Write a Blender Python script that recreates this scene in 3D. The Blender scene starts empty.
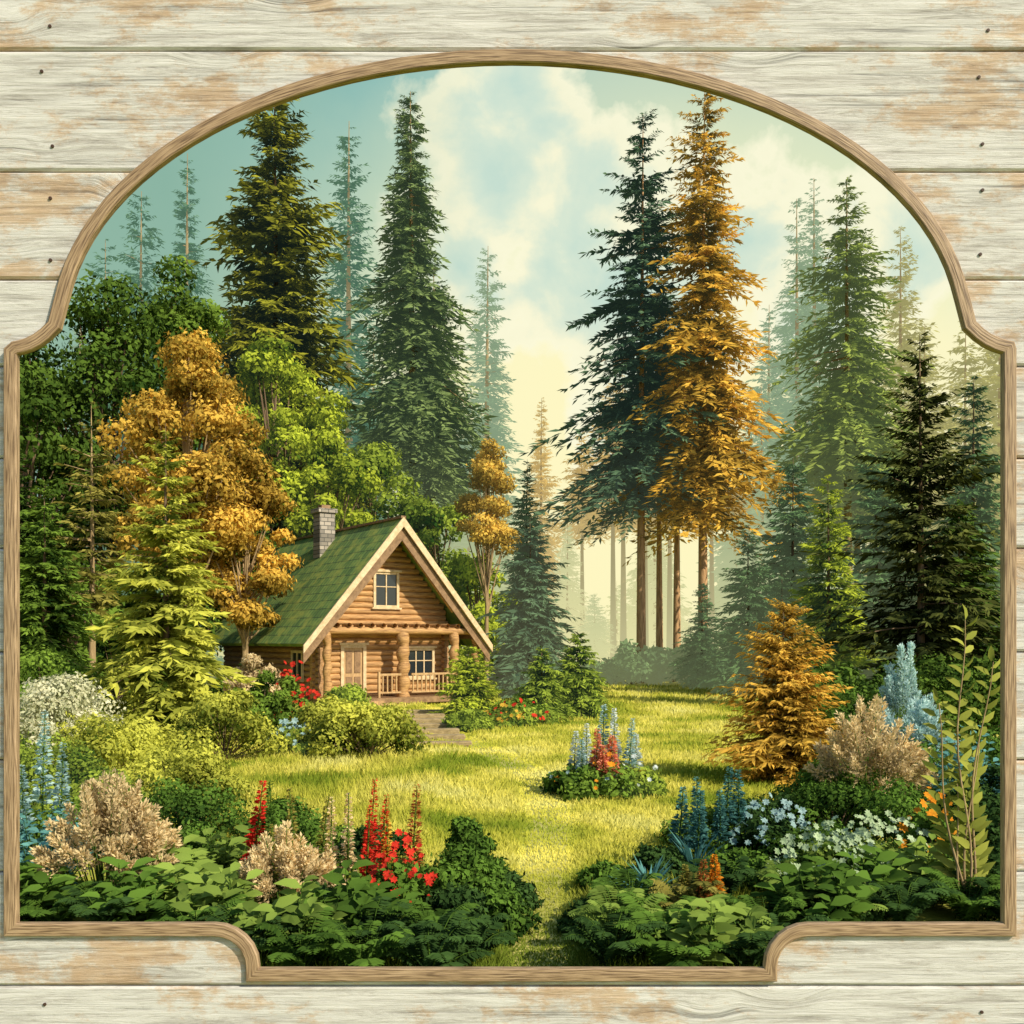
import bpy, math, numpy as np
from mathutils import Vector
pi=math.pi
scene=bpy.context.scene
def link(o):
    scene.collection.objects.link(o); return o
# ------------------------------------------------------------------ mesh builder
def nrm(a):
    return a/np.maximum(np.linalg.norm(a,axis=-1,keepdims=True),1e-9)
class MB:
    def __init__(s): s.v=[];s.f=[];s.t=[];s.m=[];s.n=0
    def add(s,V,F,T,M):
        s.v.append(V); s.f.append(F+s.n); s.t.append(T); s.m.append(np.full(len(F),M)); s.n+=len(V)
    def leaves(s,P,D,N,L,W,T,M=1,fold=.0):
        n=len(P); D=nrm(D); S=nrm(np.cross(D,N)); U=nrm(np.cross(S,D))
        L=np.broadcast_to(L,(n,))[:,None]; W=np.broadcast_to(W,(n,))[:,None]
        V=np.stack([P,P+D*L*.45+S*W*.5,P+D*L-U*L*.08,P+D*L*.45-S*W*.5],1).reshape(-1,3)
        s.add(V,np.arange(n*4).reshape(n,4),np.broadcast_to(T,(n,)).astype(float),M)
    def bigleaves(s,P,D,N,L,W,T,M=1,fold=.18):
        n=len(P); D=nrm(D); S=nrm(np.cross(D,N)); U=nrm(np.cross(S,D))
        L=np.broadcast_to(L,(n,))[:,None]; W=np.broadcast_to(W,(n,))[:,None]
        up=U*W*fold
        V=np.stack([P,P+D*L*.3+S*W*.45+up,P+D*L*.68+S*W*.36+up-U*L*.06,P+D*L-U*L*.2,
                    P+D*L*.68-S*W*.36+up-U*L*.06,P+D*L*.3-S*W*.45+up, P+D*L*.5-U*L*.02],1).reshape(-1,3)
        b=np.arange(n)[:,None]*7
        F=np.concatenate([b+np.array([0,1,2,6]),b+np.array([6,2,3,4]),b+np.array([0,6,4,5])],0)
        t=np.broadcast_to(T,(n,)).astype(float)
        s.add(V,F,np.concatenate([t,t,t]),M)
    def tube(s,pts,rad,k=6,M=0,T=.5):
        pts=np.array(pts,float); rad=np.array(rad,float); n=len(pts)
        d=np.gradient(pts,axis=0); d=nrm(d)
        ref=np.array([1,0,0.01]) if abs(d[0][2])>.7 else np.array([0,0,1.])
        a=nrm(np.cross(d,ref)); b=np.cross(d,a)
        th=np.arange(k)/k*2*pi
        V=(pts[:,None]+rad[:,None,None]*(a[:,None]*np.cos(th)[None,:,None]+b[:,None]*np.sin(th)[None,:,None])).reshape(-1,3)
        i=np.arange(n-1)[:,None]*k; j=np.arange(k)[None]; j2=(j+1)%k
        F=np.stack([i+j,i+j2,i+k+j2,i+k+j],-1).reshape(-1,4)
        s.add(V,F,np.full(len(F),T),M)
    def build(s,name,mats,loc=(0,0,0),rot=0):
        V=np.concatenate(s.v);F=np.concatenate(s.f);T=np.concatenate(s.t);Mi=np.concatenate(s.m)
        me=bpy.data.meshes.new(name); nf=len(F)
        me.vertices.add(len(V)); me.vertices.foreach_set('co',V.astype(np.float32).ravel())
        me.loops.add(nf*4); me.loops.foreach_set('vertex_index',F.astype(np.int32).ravel())
        me.polygons.add(nf); me.polygons.foreach_set('loop_start',(np.arange(nf)*4).astype(np.int32))
        me.polygons.foreach_set('loop_total',np.full(nf,4,np.int32))
        me.update(calc_edges=True)
        me.polygons.foreach_set('material_index',Mi.astype(np.int32))
        a=me.attributes.new('tint','FLOAT','FACE'); a.data.foreach_set('value',np.clip(T,0,1).astype(np.float32))
        for m in mats: me.materials.append(m)
        o=bpy.data.objects.new(name,me); o.location=loc; o.rotation_euler[2]=rot
        return link(o)
# ------------------------------------------------------------------ materials
class NT:
    def __init__(s,name):
        s.m=bpy.data.materials.new(name); s.m.use_nodes=True; s.t=s.m.node_tree; s.t.nodes.clear()
        s.out=s.n('ShaderNodeOutputMaterial')
    def n(s,ty,**k):
        nd=s.t.nodes.new(ty)
        for a,b in k.items():
            if a.startswith('i_'):
                key=a[2:]; key=int(key) if key.isdigit() else key.replace('_',' ')
                nd.inputs[key].default_value=b
            else: setattr(nd,a,b)
        return nd
    def l(s,a,b): s.t.links.new(a,b)
    def math(s,op,a,b=None,clamp=False):
        m=s.n('ShaderNodeMath',operation=op,use_clamp=clamp)
        for i,x in enumerate((a,b)):
            if x is None: continue
            if isinstance(x,(int,float)): m.inputs[i].default_value=x
            else: s.l(x,m.inputs[i])
        return m.outputs[0]
    def mr(s,x,a,b,c,d):
        m=s.n('ShaderNodeMapRange'); s.l(x,m.inputs[0])
        for i,v in((1,a),(2,b),(3,c),(4,d)): m.inputs[i].default_value=v
        return m.outputs[0]
def mixc(N,fac,A,B,blend='MIX'):
    m=N.n('ShaderNodeMix',data_type='RGBA',blend_type=blend)
    for idx,x in ((0,fac),(6,A),(7,B)):
        if hasattr(x,'links') or hasattr(x,'is_linked'): N.l(x,m.inputs[idx])
        elif idx==0: m.inputs[0].default_value=x
        else: m.inputs[idx].default_value=(*x[:3],1)
    return m.outputs[2]
def ramp(N,fac,stops,interp='LINEAR'):
    r=N.n('ShaderNodeValToRGB'); cr=r.color_ramp; cr.interpolation=interp
    while len(cr.elements)<len(stops): cr.elements.new(.5)
    for e,(p,c) in zip(cr.elements,stops):
        e.position=p; e.color=(*c,1) if hasattr(c,'__len__') else (c,c,c,1)
    N.l(fac,r.inputs[0]); return r.outputs[0]
HZ=(.25,.43,.36)
def foliage(name,dark,light,haze=0,hc=HZ,low=0,lowc=(.72,.7,.38),trans=.3):
    N=NT(name)
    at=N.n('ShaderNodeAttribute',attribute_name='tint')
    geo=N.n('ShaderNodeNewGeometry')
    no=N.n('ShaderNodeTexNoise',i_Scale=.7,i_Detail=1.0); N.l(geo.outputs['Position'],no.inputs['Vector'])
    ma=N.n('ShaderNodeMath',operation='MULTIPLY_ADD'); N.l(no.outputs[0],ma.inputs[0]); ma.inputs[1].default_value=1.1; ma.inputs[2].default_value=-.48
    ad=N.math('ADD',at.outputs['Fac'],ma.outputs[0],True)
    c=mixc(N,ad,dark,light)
    df=N.n('ShaderNodeBsdfDiffuse'); N.l(c,df.inputs[0]); sh=df.outputs[0]
    if trans>0:
        tr=N.n('ShaderNodeBsdfTranslucent'); N.l(c,tr.inputs[0])
        mx=N.n('ShaderNodeMixShader',i_0=trans); N.l(df.outputs[0],mx.inputs[1]); N.l(tr.outputs[0],mx.inputs[2])
        sh=mx.outputs[0]
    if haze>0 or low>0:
        em=N.n('ShaderNodeEmission',i_Strength=1.0)  # aerial haze painted on as emission, optionally denser towards the ground
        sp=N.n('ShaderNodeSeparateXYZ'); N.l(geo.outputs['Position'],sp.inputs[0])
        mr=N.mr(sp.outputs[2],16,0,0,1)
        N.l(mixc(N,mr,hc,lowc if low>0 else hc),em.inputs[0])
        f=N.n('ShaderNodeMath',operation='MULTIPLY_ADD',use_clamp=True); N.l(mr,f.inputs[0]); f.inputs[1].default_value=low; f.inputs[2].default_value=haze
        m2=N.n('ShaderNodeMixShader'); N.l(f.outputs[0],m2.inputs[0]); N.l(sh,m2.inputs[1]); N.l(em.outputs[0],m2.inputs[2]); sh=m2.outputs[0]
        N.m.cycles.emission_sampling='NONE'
    N.l(sh,N.out.inputs[0]); return N.m
def wood(name,a,b,sc=(1,1,12),scale=3,bump=.3,rough=.7):
    N=NT(name); tc=N.n('ShaderNodeTexCoord'); mp=N.n('ShaderNodeMapping'); mp.inputs['Scale'].default_value=sc
    N.l(tc.outputs['Object'],mp.inputs[0])
    no=N.n('ShaderNodeTexNoise',i_Scale=scale,i_Detail=7.0,i_Roughness=.65,i_Distortion=.4); N.l(mp.outputs[0],no.inputs['Vector'])
    c=ramp(N,no.outputs[0],[(.3,a),(.7,b)])
    p=N.n('ShaderNodeBsdfPrincipled',i_Roughness=rough); N.l(c,p.inputs['Base Color'])
    bp=N.n('ShaderNodeBump',i_Strength=bump,i_Distance=.02); N.l(no.outputs[0],bp.inputs['Height']); N.l(bp.outputs[0],p.inputs['Normal'])
    N.l(p.outputs[0],N.out.inputs[0]); return N.m
bark=wood('bark_brown',(.07,.045,.025),(.26,.17,.1),(6,6,1),2,.6,.9)
bark_w=wood('bark_warm',(.22,.11,.045),(.75,.46,.23),(6,6,.6),2,.6,.9)
bark_h=foliage('bark_hazy',(.22,.15,.08),(.42,.3,.15),.35,(.55,.46,.25),.4,trans=0)
bark_l=wood('bark_lit',(.2,.13,.06),(.5,.36,.18),(6,6,1),2,.6,.9)
F={}
def fm(k,*a,**b): F[k]=foliage('foliage_'+k,*a,**b)
fm('dark',(.006,.024,.006),(.1,.17,.025),trans=0)
fm('vdark',(.006,.014,.006),(.1,.115,.028),trans=0)
fm('fdark',(.006,.02,.007),(.06,.12,.03),trans=.15)  # this and the next green darkened: foreground shade put into leaf colour
fm('fgreen',(.008,.03,.008),(.13,.24,.035),trans=.2)
fm('fleaf',(.02,.055,.01),(.27,.38,.07),trans=.2)
fm('spruceL',(.008,.025,.008),(.3,.3,.025),.02,trans=.1)
fm('fir',(.015,.045,.022),(.22,.3,.1),.09,(.22,.34,.2),.1,trans=.1)
fm('blue',(.006,.03,.022),(.11,.19,.1),.04,(.2,.35,.28),.05,trans=0)
fm('goldc',(.02,.03,.006),(.9,.56,.085),.03,(.6,.5,.2))
fm('midg',(.02,.055,.018),(.32,.4,.075),.13,(.34,.45,.2),.1,trans=.1)
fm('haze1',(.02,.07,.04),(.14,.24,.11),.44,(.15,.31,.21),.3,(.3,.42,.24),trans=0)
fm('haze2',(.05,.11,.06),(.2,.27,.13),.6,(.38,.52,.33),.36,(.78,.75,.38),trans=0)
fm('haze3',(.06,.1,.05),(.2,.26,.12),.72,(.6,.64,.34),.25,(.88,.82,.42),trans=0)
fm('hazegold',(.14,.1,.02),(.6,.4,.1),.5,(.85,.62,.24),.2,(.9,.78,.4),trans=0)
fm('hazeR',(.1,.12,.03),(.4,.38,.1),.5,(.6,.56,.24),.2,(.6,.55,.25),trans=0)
fm('teal',(.008,.032,.018),(.12,.22,.085),.05,(.14,.27,.16),.15,(.4,.46,.23),trans=0)
fm('mistg',(.01,.04,.022),(.14,.24,.1),.1,(.2,.3,.17),.22,(.46,.5,.25),trans=0)
fm('lime',(.05,.11,.01),(.6,.68,.06),.02)
fm('limed',(.03,.085,.01),(.4,.5,.06),.02)
fm('ygreen',(.03,.075,.01),(.66,.66,.1))
fm('gold',(.06,.045,.006),(.95,.62,.11))
fm('gold2',(.12,.08,.01),(.95,.66,.13),.04,(.6,.5,.2))
fm('orange',(.12,.075,.008),(.95,.6,.1))
fm('green',(.015,.045,.01),(.21,.33,.045),trans=.2)
fm('olive',(.05,.06,.012),(.45,.4,.09))
fm('beige',(.18,.13,.05),(.92,.74,.42))
fm('cream',(.22,.26,.1),(.88,.85,.6))
fm('tealp',(.012,.06,.055),(.17,.42,.39))
fm('bluep',(.1,.22,.22),(.6,.8,.78))
fm('white',(.4,.5,.46),(.86,.92,.9))
fm('mint',(.12,.24,.09),(.65,.78,.5))
fm('red',(.35,.015,.01),(.85,.07,.04))
fm('rose',(.5,.12,.06),(.95,.42,.25))
fm('yellow',(.45,.24,.02),(.9,.62,.1))
fm('orangef',(.55,.16,.01),(.9,.42,.04))
fm('brownr',(.18,.05,.01),(.55,.22,.06))
fm('leafyy',(.06,.09,.012),(.5,.52,.1))
# ------------------------------------------------------------------ plants
def U(r,a,b,n=None): return r.uniform(a,b,n)
def conifer(mb,r,H,R,zb,dens=1.0,K=22,ls=1.0,off=(0,0,0),tr=None,droop=.45,power=.75,M=1,gap=.0,Mb=0,lean=.01,lift=0.,tex=.68,tiers=26,tw=.25):
    off=np.array(off,float); tr=tr or H*.011+.03
    zz=np.linspace(0,H,9); lx=np.sin(zz/H*3+r.uniform(0,6))*lean*H*.3*(zz/H)
    mb.tube(np.stack([lx,0*zz,zz],1)+off,tr*(1-zz/H*.95),8,M=Mb)
    nb=int(dens*(150+70*(H-zb)/max(R,.5)))
    t=U(r,0.0,1,nb)**tex           # t=0 top, 1 bottom
    h=H-(H-zb)*t; lv=.5+.5*np.sin(t*tiers+U(r,-.5,.5,nb))
    Lb=R*(t**power)*U(r,.68,1.22,nb)*(1.05-tw+tw*lv)
    Lb*=1-.35*np.clip((t-.86)/.14,0,1)
    if gap>0: Lb*=np.where(r.random(nb)<gap,.5,1)
    Lb+=R*.07
    az=U(r,0,2*pi,nb)
    sect=1+.18*np.sin(az*2+h*.9/R+r.uniform(0,6)); Lb*=sect
    dirh=np.stack([np.cos(az),np.sin(az),0*az],1); per=np.stack([-np.sin(az),np.cos(az),0*az],1)
    up=.45-.75*t+lift; dr=droop*(.35+.65*t)
    s=np.tile(np.linspace(.1,1,K),(nb,1))+U(r,-.03,.03,(nb,K))
    lxh=np.interp(h,zz,lx)
    base=np.stack([lxh,0*h,h],1)+off
    def pt(s): return base[:,None]+dirh[:,None]*(Lb[:,None]*s)[...,None]+np.array([0,0,1.])*((up[:,None]*s-dr[:,None]*s*s+.25*dr[:,None]*s**4)*Lb[:,None])[...,None]
    P=pt(s)
    side=np.where(r.random((nb,K))<.5,-1.,1.)
    a=U(r,.2,1.2,(nb,K))
    D=dirh[:,None]*np.cos(a)[...,None]+per[:,None]*(np.sin(a)*side)[...,None]
    D[...,2]+=U(r,-.7,.15,(nb,K))
    N=r.normal(0,.45,(nb,K,3)); N[...,2]+=.6; N+=dirh[:,None]*.65
    l=(Lb[:,None]*.28*(1.1-.55*s)+R*.045)*U(r,.7,1.3,(nb,K))*ls
    w=np.minimum(l*U(r,.2,.34,(nb,K)),R*.065*ls)
    br=r.normal(0,.15,nb)[:,None]
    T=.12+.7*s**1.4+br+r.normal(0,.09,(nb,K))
    mb.leaves(P.reshape(-1,3),D.reshape(-1,3),N.reshape(-1,3),l.ravel(),w.ravel(),T.ravel(),M)
    idx=r.permutation(nb)[:min(nb,50)]
    ss=np.array([0,.4,.8])
    pp=pt(np.tile(ss,(nb,1)))
    for i in idx: mb.tube(pp[i],[tr*.2*(Lb[i]/R+.2),tr*.13*(Lb[i]/R+.1),.008],3,M=Mb)
def clump(mb,r,c,rad,n,leaf,M=1,flat=.65,tb=0.,up=.25,big=False):
    d=nrm(r.normal(0,1,(n,3))+np.array([0,0,up]))
    P=np.array(c)+d*np.array([1,1,flat])*rad*U(r,.6,1.08,n)[:,None]*(1+.15*np.sin(d[:,:1]*7+d[:,1:2]*5))
    N=d+r.normal(0,.3,(n,3)); D=np.cross(N,r.normal(0,1,(n,3)))+d*.35; D[:,2]-=.25
    T=.45+.32*d[:,2]+tb+r.normal(0,.1,n)  # upper leaves lighter, undersides darker: clump shading painted into the tint
    L=leaf*U(r,.6,1.35,n)
    (mb.bigleaves if big else mb.leaves)(P,D,N,L,L*.6,T,M)
def broadleaf(mb,r,H,R,zb,nc=38,nl=260,leaf=.16,tr=None,M=1,flat=.65,dome=1.0,crad=.34):
    tr=tr or H*.016
    zz=np.linspace(0,H*.85,7); wx=np.cumsum(r.normal(0,R*.035,7)); wx[0]=0
    mb.tube(np.stack([wx,wx*.4,zz],1),tr*(1-zz/H*.95),8,M=0)
    hc=(H-zb)/2; zc=zb+hc
    for i in range(nc):
        d=nrm(r.normal(0,1,3)); q=r.uniform(.35,1)**.5
        rad=R*crad*r.uniform(.55,1.2)
        c=np.array([d[0]*(R-rad*.7)*q,d[1]*(R-rad*.7)*q,zc+d[2]*(hc-rad*.5)*q])
        if c[2]>zc: c[:2]*=1-.25*((c[2]-zc)/hc)
        clump(mb,r,c,rad,int(nl*(rad/(R*crad))**1.5)+40,leaf,M,flat,tb=r.normal(0,.14))
        j=r.uniform(.35,.7); zs=min(c[2]-rad*.5,H*.8)*j+zb*.2
        x0=np.interp(zs,zz,wx)
        m=np.array([c[0]*.45+x0*.5,c[1]*.45,zs*.45+c[2]*.5])
        mb.tube([(x0,x0*.4,zs),m,c],[tr*.4,tr*.22,.02],4,M=0)
def bush(mb,r,R,H,nc=14,nl=220,leaf=.1,M=1,off=(0,0,0),big=False,tb=0):
    off=np.array(off,float)
    for i in range(nc):
        a=r.uniform(0,2*pi);q=r.random()**.5; rad=R*r.uniform(.2,.42)
        z=(H-rad*.6)*(1-.75*q*q)*r.uniform(.5,1)
        c=off+np.array([math.cos(a)*q*(R-rad*.5),math.sin(a)*q*(R-rad*.5),max(z,rad*.35)])
        clump(mb,r,c,rad,nl,leaf,M,.75,tb=r.normal(tb,.16),big=big)
        mb.tube([off,(off+c)/2+np.array([0,0,.02]),c],[.015,.012,.006],3)
def plume(mb,r,R,H,n=26,M=1,off=(0,0,0),nl=90,leaf=.05):
    off=np.array(off,float)
    for i in range(n):
        a=r.uniform(0,2*pi);q=r.random()**.6
        tip=off+np.array([math.cos(a)*q*R,math.sin(a)*q*R,H*(1-.55*q*q)*r.uniform(.75,1.05)])
        b=off+np.array([math.cos(a)*q*R*.25,math.sin(a)*q*R*.25,0])
        mid=(b+tip)/2+np.array([0,0,H*.12]); mb.tube([b,mid,tip],[.008,.006,.003],3)
        s=r.random(nl)**.8; P=(mid+(tip-mid)*s[:,None])
        w=R*.2*(1-s*.8)
        dd=nrm(r.normal(0,1,(nl,3))); P=P+dd*w[:,None]*U(r,.1,1,nl)[:,None]
        mb.leaves(P,dd+nrm((tip-mid)[None])*1.0,r.normal(0,1,(nl,3)),leaf*U(r,.6,1.3,nl),leaf*.45,.3+.5*s+r.normal(0,.13,nl),M)
def spike(mb,r,H,w,off=(0,0,0),M=1,n=150,Mg=0,start=.3):
    off=np.array(off,float); k=r.normal(0,.05,2)*H
    top=off+np.array([k[0],k[1],H]); mb.tube([off,(off+top)/2,top],[.012,.01,.004],4,M=Mg)
    s=U(r,0,1,n); z=start+(1-start)*s
    P=off+(top-off)*z[:,None]
    a=U(r,0,2*pi,n); d=np.stack([np.cos(a),np.sin(a),.35+0*a],1)
    rad=w*(1-s*.85)*U(r,.3,1,n)
    mb.bigleaves(P+d*rad[:,None]*.6,d,r.normal(0,.4,(n,3))+np.array([0,0,1]),w*.75*(1-s*.6),w*.55*(1-s*.6),.25+.5*r.random(n)+.2*s,M)
    m=14; a=U(r,0,2*pi,m)
    mb.bigleaves(np.tile(off+np.array([0,0,H*.05]),(m,1))+np.array([0,0,1])*U(r,0,H*.2,m)[:,None],np.stack([np.cos(a),np.sin(a),U(r,.2,.9,m)],1),np.tile([0,-.2,1.],(m,1)),H*.2,H*.06,.4,Mg)
def leafplant(mb,r,R,H,n=18,L=.16,off=(0,0,0),M=1,k=9):
    off=np.array(off,float)
    for i in range(n):
        a=r.uniform(0,2*pi);q=r.random()**.5
        tip=off+np.array([math.cos(a)*q*R,math.sin(a)*q*R,H*(1-.4*q*q)*r.uniform(.7,1.05)])
        b=off+np.array([math.cos(a)*q*R*.4,math.sin(a)*q*R*.4,0])
        mb.tube([b,(b+tip)/2+np.array([0,0,.04]),tip],[.008,.006,.003],3)
        s=np.linspace(.3,1,k); P=b+(tip-b)*s[:,None]
        az=np.arange(k)*2.4+r.uniform(0,6); D=np.stack([np.cos(az),np.sin(az),.1+.3*s],1)
        N=r.normal(0,.25,(k,3))+np.array([0,-.6,1])
        l=L*U(r,.7,1.2,k)*(1.1-.3*s)
        mb.bigleaves(P,D,N,l,l*.5,.1+.45*r.random(k)+.3*s,M)
def fern(mb,r,R,H,n=14,off=(0,0,0),M=1,k=24):
    off=np.array(off,float)
    for i in range(n):
        a=2*pi*i/n+r.uniform(-.2,.2); L=R*r.uniform(.6,1.15); h=H*r.uniform(.6,1.2)
        s=np.linspace(0.03,1,k); d=np.array([math.cos(a),math.sin(a),0]); p=np.array([-d[1],d[0],0])
        P=off+d*(L*s)[:,None]; P[:,2]+=h*(2.1*s-1.4*s*s)*1.3
        mb.tube(P[::3],np.linspace(.007,.002,len(P[::3])),3)
        br=r.normal(0,.14)
        for sd in(-1,1):
            D=p*sd+d*.45+np.array([0,0,-.12])
            l=L*.3*np.sin(np.clip(s*.93+.07,0,1)*pi)**.7
            mb.leaves(P,np.tile(D,(k,1))+r.normal(0,.06,(k,3)),np.tile([0,-.5,1.],(k,1))+r.normal(0,.2,(k,3)),l,l*.26+.004,.15+.6*s+r.normal(0,.06,k)+br,M)
def rosette(mb,r,R,H,n=60,off=(0,0,0),M=1,w=.03):
    off=np.array(off,float); a=U(r,0,2*pi,n); e=U(r,.15,1.3,n)
    D=np.stack([np.cos(a)*np.cos(e),np.sin(a)*np.cos(e),np.sin(e)],1)
    L=(R+(H-R)*np.sin(e))*U(r,.75,1.1,n)
    N=np.cross(D,np.cross(np.array([0,0,1.]),D))
    mb.bigleaves(np.tile(off,(n,1)),D,N,L,w,.3+.5*r.random(n),M)
def flowers(mb,r,pts,size,M,pet=7):
    for c in pts:
        a=np.arange(pet)/pet*2*pi+r.uniform(0,2)
        nn=nrm(np.array([r.normal(0,.5),-.7+r.normal(0,.4),.7])); u=nrm(np.cross(nn,[0,0,1.])); v=np.cross(nn,u)
        D=u*np.cos(a)[:,None]+v*np.sin(a)[:,None]+nn*.4
        sz=size*r.uniform(.5,1.25)
        mb.bigleaves(np.tile(c,(pet,1)),D,np.tile(nn,(pet,1)),sz,sz*.7,.2+.6*r.random(pet),M,fold=.1)
def mk(name,fn,mats,loc,seed,*a,**k):
    mb=MB(); fn(mb,np.random.default_rng(seed),*a,**k); return mb.build(name,mats,(*loc,0) if len(loc)==2 else loc)
sd=[10]
def S(): sd[0]+=1; return sd[0]
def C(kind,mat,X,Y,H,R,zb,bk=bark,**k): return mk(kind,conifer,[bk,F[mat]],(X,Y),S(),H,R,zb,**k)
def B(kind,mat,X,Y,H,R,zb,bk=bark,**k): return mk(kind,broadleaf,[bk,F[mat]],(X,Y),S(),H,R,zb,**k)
def Bu(kind,mat,X,Y,R,H,**k): return mk(kind,bush,[bark,F[mat]],(X,Y),S(),R,H,**k)
# tall conifers
C('spruce_tree','spruceL',-14.2,60,35.5,5.9,6,dens=1.9,K=30,power=.58,ls=.8,tw=.4)
C('fir_tree','fir',-6.2,62,36.5,4.3,13,dens=1.5,K=28,droop=.85,bk=bark_l,ls=.8,tw=.35)
C('fir_tree','fir',-5.0,63,26,3.6,12,bk=bark_l,droop=.7,ls=.85)
C('pine_tree','blue',7.5,58,33,5.2,10.5,dens=1.2,K=34,droop=.55,bk=bark_w,gap=.3,tr=.3,ls=.66,power=.62,tw=.5,tiers=44)
C('pine_tree','goldc',10.9,57,33.8,4.8,10,dens=1.6,K=34,droop=.65,bk=bark_w,gap=.2,tr=.32,ls=.66,power=.6,tw=.5,tiers=46)
C('pine_tree','blue',9.0,61,25,3.2,11.5,bk=bark_w,droop=.6,tr=.24,ls=.8)
C('pine_tree','goldc',9.9,60,23,2.8,12,bk=bark_w,droop=.6,tr=.26,ls=.8)
C('spruce_tree','midg',21.5,64,32,5.0,12,dens=1.3,K=28,bk=bark_l,droop=.7,gap=.2,ls=.75,tw=.4)
C('spruce_tree','midg',22.8,66,24,4,10,bk=bark_l,droop=.6)
C('fir_tree','vdark',13.9,34,12.9,3.3,.8,dens=1.0,K=28,gap=.4,droop=.15,lift=.15,ls=.75,tw=.45,tiers=34)
C('spruce_tree','teal',21.2,46,14.6,2.6,1)
C('spruce_tree','teal',17.5,48,11.5,3,1)
C('spruce_tree','teal',14.6,52,12,3,1)
C('spruce_tree','dark',17.0,38,8,2.6,.5)
C('spruce_tree','lime',13.6,43,9.6,2.1,.5,dens=.9,droop=.3)
C('spruce_tree','teal',10.4,44,7.6,1.8,.3)
C('spruce_tree','teal',9.5,50,5.4,1.4,.3)
C('spruce_tree','teal',12.4,46,5.6,1.8,.3)
C('spruce_tree','blue',.76,42,7.6,2.2,.3,dens=1.2)
C('spruce_tree','limed',2.1,32,2.8,1.3,.1)
C('spruce_tree','limed',.9,30.5,2.3,1.1,.1)
C('golden_conifer','orange',4.75,17.5,3.2,1.18,.1,dens=1.8,K=24,droop=.1,power=.62,ls=.7,lift=.15,tw=.4)
C('spruce_tree','ygreen',-8.3,24,7.7,2.3,.5,dens=1.0,K=36,droop=.3,power=.9,ls=.75,lift=.12,tw=.45,tiers=50,tex=.6)
C('spruce_tree','green',-13.1,28,7.0,1.6,.3)
C('spruce_tree','dark',-15.4,31,8.5,2.2,.3)
C('larch_tree','olive',-12.6,30,9.6,1.5,3.4,dens=.25,K=18,droop=-.1,bk=bark_l)
C('spruce_tree','teal',1.0,68,14.8,1.9,2)
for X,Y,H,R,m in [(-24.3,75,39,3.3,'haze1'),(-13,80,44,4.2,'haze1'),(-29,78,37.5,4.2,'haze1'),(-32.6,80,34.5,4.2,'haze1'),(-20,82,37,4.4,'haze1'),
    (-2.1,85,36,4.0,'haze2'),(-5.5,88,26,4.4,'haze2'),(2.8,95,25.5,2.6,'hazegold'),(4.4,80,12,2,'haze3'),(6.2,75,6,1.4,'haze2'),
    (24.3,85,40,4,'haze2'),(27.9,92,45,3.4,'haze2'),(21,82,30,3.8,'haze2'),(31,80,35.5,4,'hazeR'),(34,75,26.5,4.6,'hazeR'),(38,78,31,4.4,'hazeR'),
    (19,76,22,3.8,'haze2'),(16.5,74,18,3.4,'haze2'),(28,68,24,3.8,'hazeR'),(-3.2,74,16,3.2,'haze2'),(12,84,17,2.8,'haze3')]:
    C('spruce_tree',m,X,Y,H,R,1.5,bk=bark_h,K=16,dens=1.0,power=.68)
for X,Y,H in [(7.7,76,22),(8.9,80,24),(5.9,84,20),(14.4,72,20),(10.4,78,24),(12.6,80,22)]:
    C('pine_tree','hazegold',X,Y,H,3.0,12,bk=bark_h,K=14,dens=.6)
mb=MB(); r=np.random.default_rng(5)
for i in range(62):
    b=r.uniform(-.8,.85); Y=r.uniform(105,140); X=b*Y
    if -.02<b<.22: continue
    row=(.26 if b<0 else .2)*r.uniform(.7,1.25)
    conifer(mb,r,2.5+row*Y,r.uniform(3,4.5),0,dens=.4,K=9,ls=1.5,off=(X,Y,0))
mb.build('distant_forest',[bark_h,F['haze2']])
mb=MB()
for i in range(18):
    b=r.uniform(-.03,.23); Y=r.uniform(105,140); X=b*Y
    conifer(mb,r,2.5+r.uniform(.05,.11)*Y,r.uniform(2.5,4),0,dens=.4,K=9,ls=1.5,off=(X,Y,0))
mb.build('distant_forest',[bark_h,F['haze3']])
# broadleaf trees
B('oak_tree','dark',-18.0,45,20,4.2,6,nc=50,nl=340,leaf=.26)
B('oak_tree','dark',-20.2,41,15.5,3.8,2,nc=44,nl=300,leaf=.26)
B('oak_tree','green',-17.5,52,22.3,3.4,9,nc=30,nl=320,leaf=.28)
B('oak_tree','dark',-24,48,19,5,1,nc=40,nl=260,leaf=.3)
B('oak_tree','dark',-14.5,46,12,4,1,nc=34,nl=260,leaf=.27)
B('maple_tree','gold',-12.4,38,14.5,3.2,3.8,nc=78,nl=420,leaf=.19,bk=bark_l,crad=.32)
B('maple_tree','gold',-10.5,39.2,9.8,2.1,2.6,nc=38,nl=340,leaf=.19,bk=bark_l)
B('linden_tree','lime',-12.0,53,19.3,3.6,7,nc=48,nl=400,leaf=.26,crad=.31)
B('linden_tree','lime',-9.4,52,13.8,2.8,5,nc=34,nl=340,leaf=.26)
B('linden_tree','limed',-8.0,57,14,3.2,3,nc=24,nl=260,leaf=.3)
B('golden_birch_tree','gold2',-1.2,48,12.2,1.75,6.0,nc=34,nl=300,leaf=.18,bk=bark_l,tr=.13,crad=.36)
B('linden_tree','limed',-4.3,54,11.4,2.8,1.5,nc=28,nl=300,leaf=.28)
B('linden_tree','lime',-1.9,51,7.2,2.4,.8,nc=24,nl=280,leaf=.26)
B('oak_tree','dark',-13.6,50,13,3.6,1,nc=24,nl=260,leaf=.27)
B('oak_tree','green',-14.6,33,6,2.6,.5,nc=24,nl=260,leaf=.22)
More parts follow.
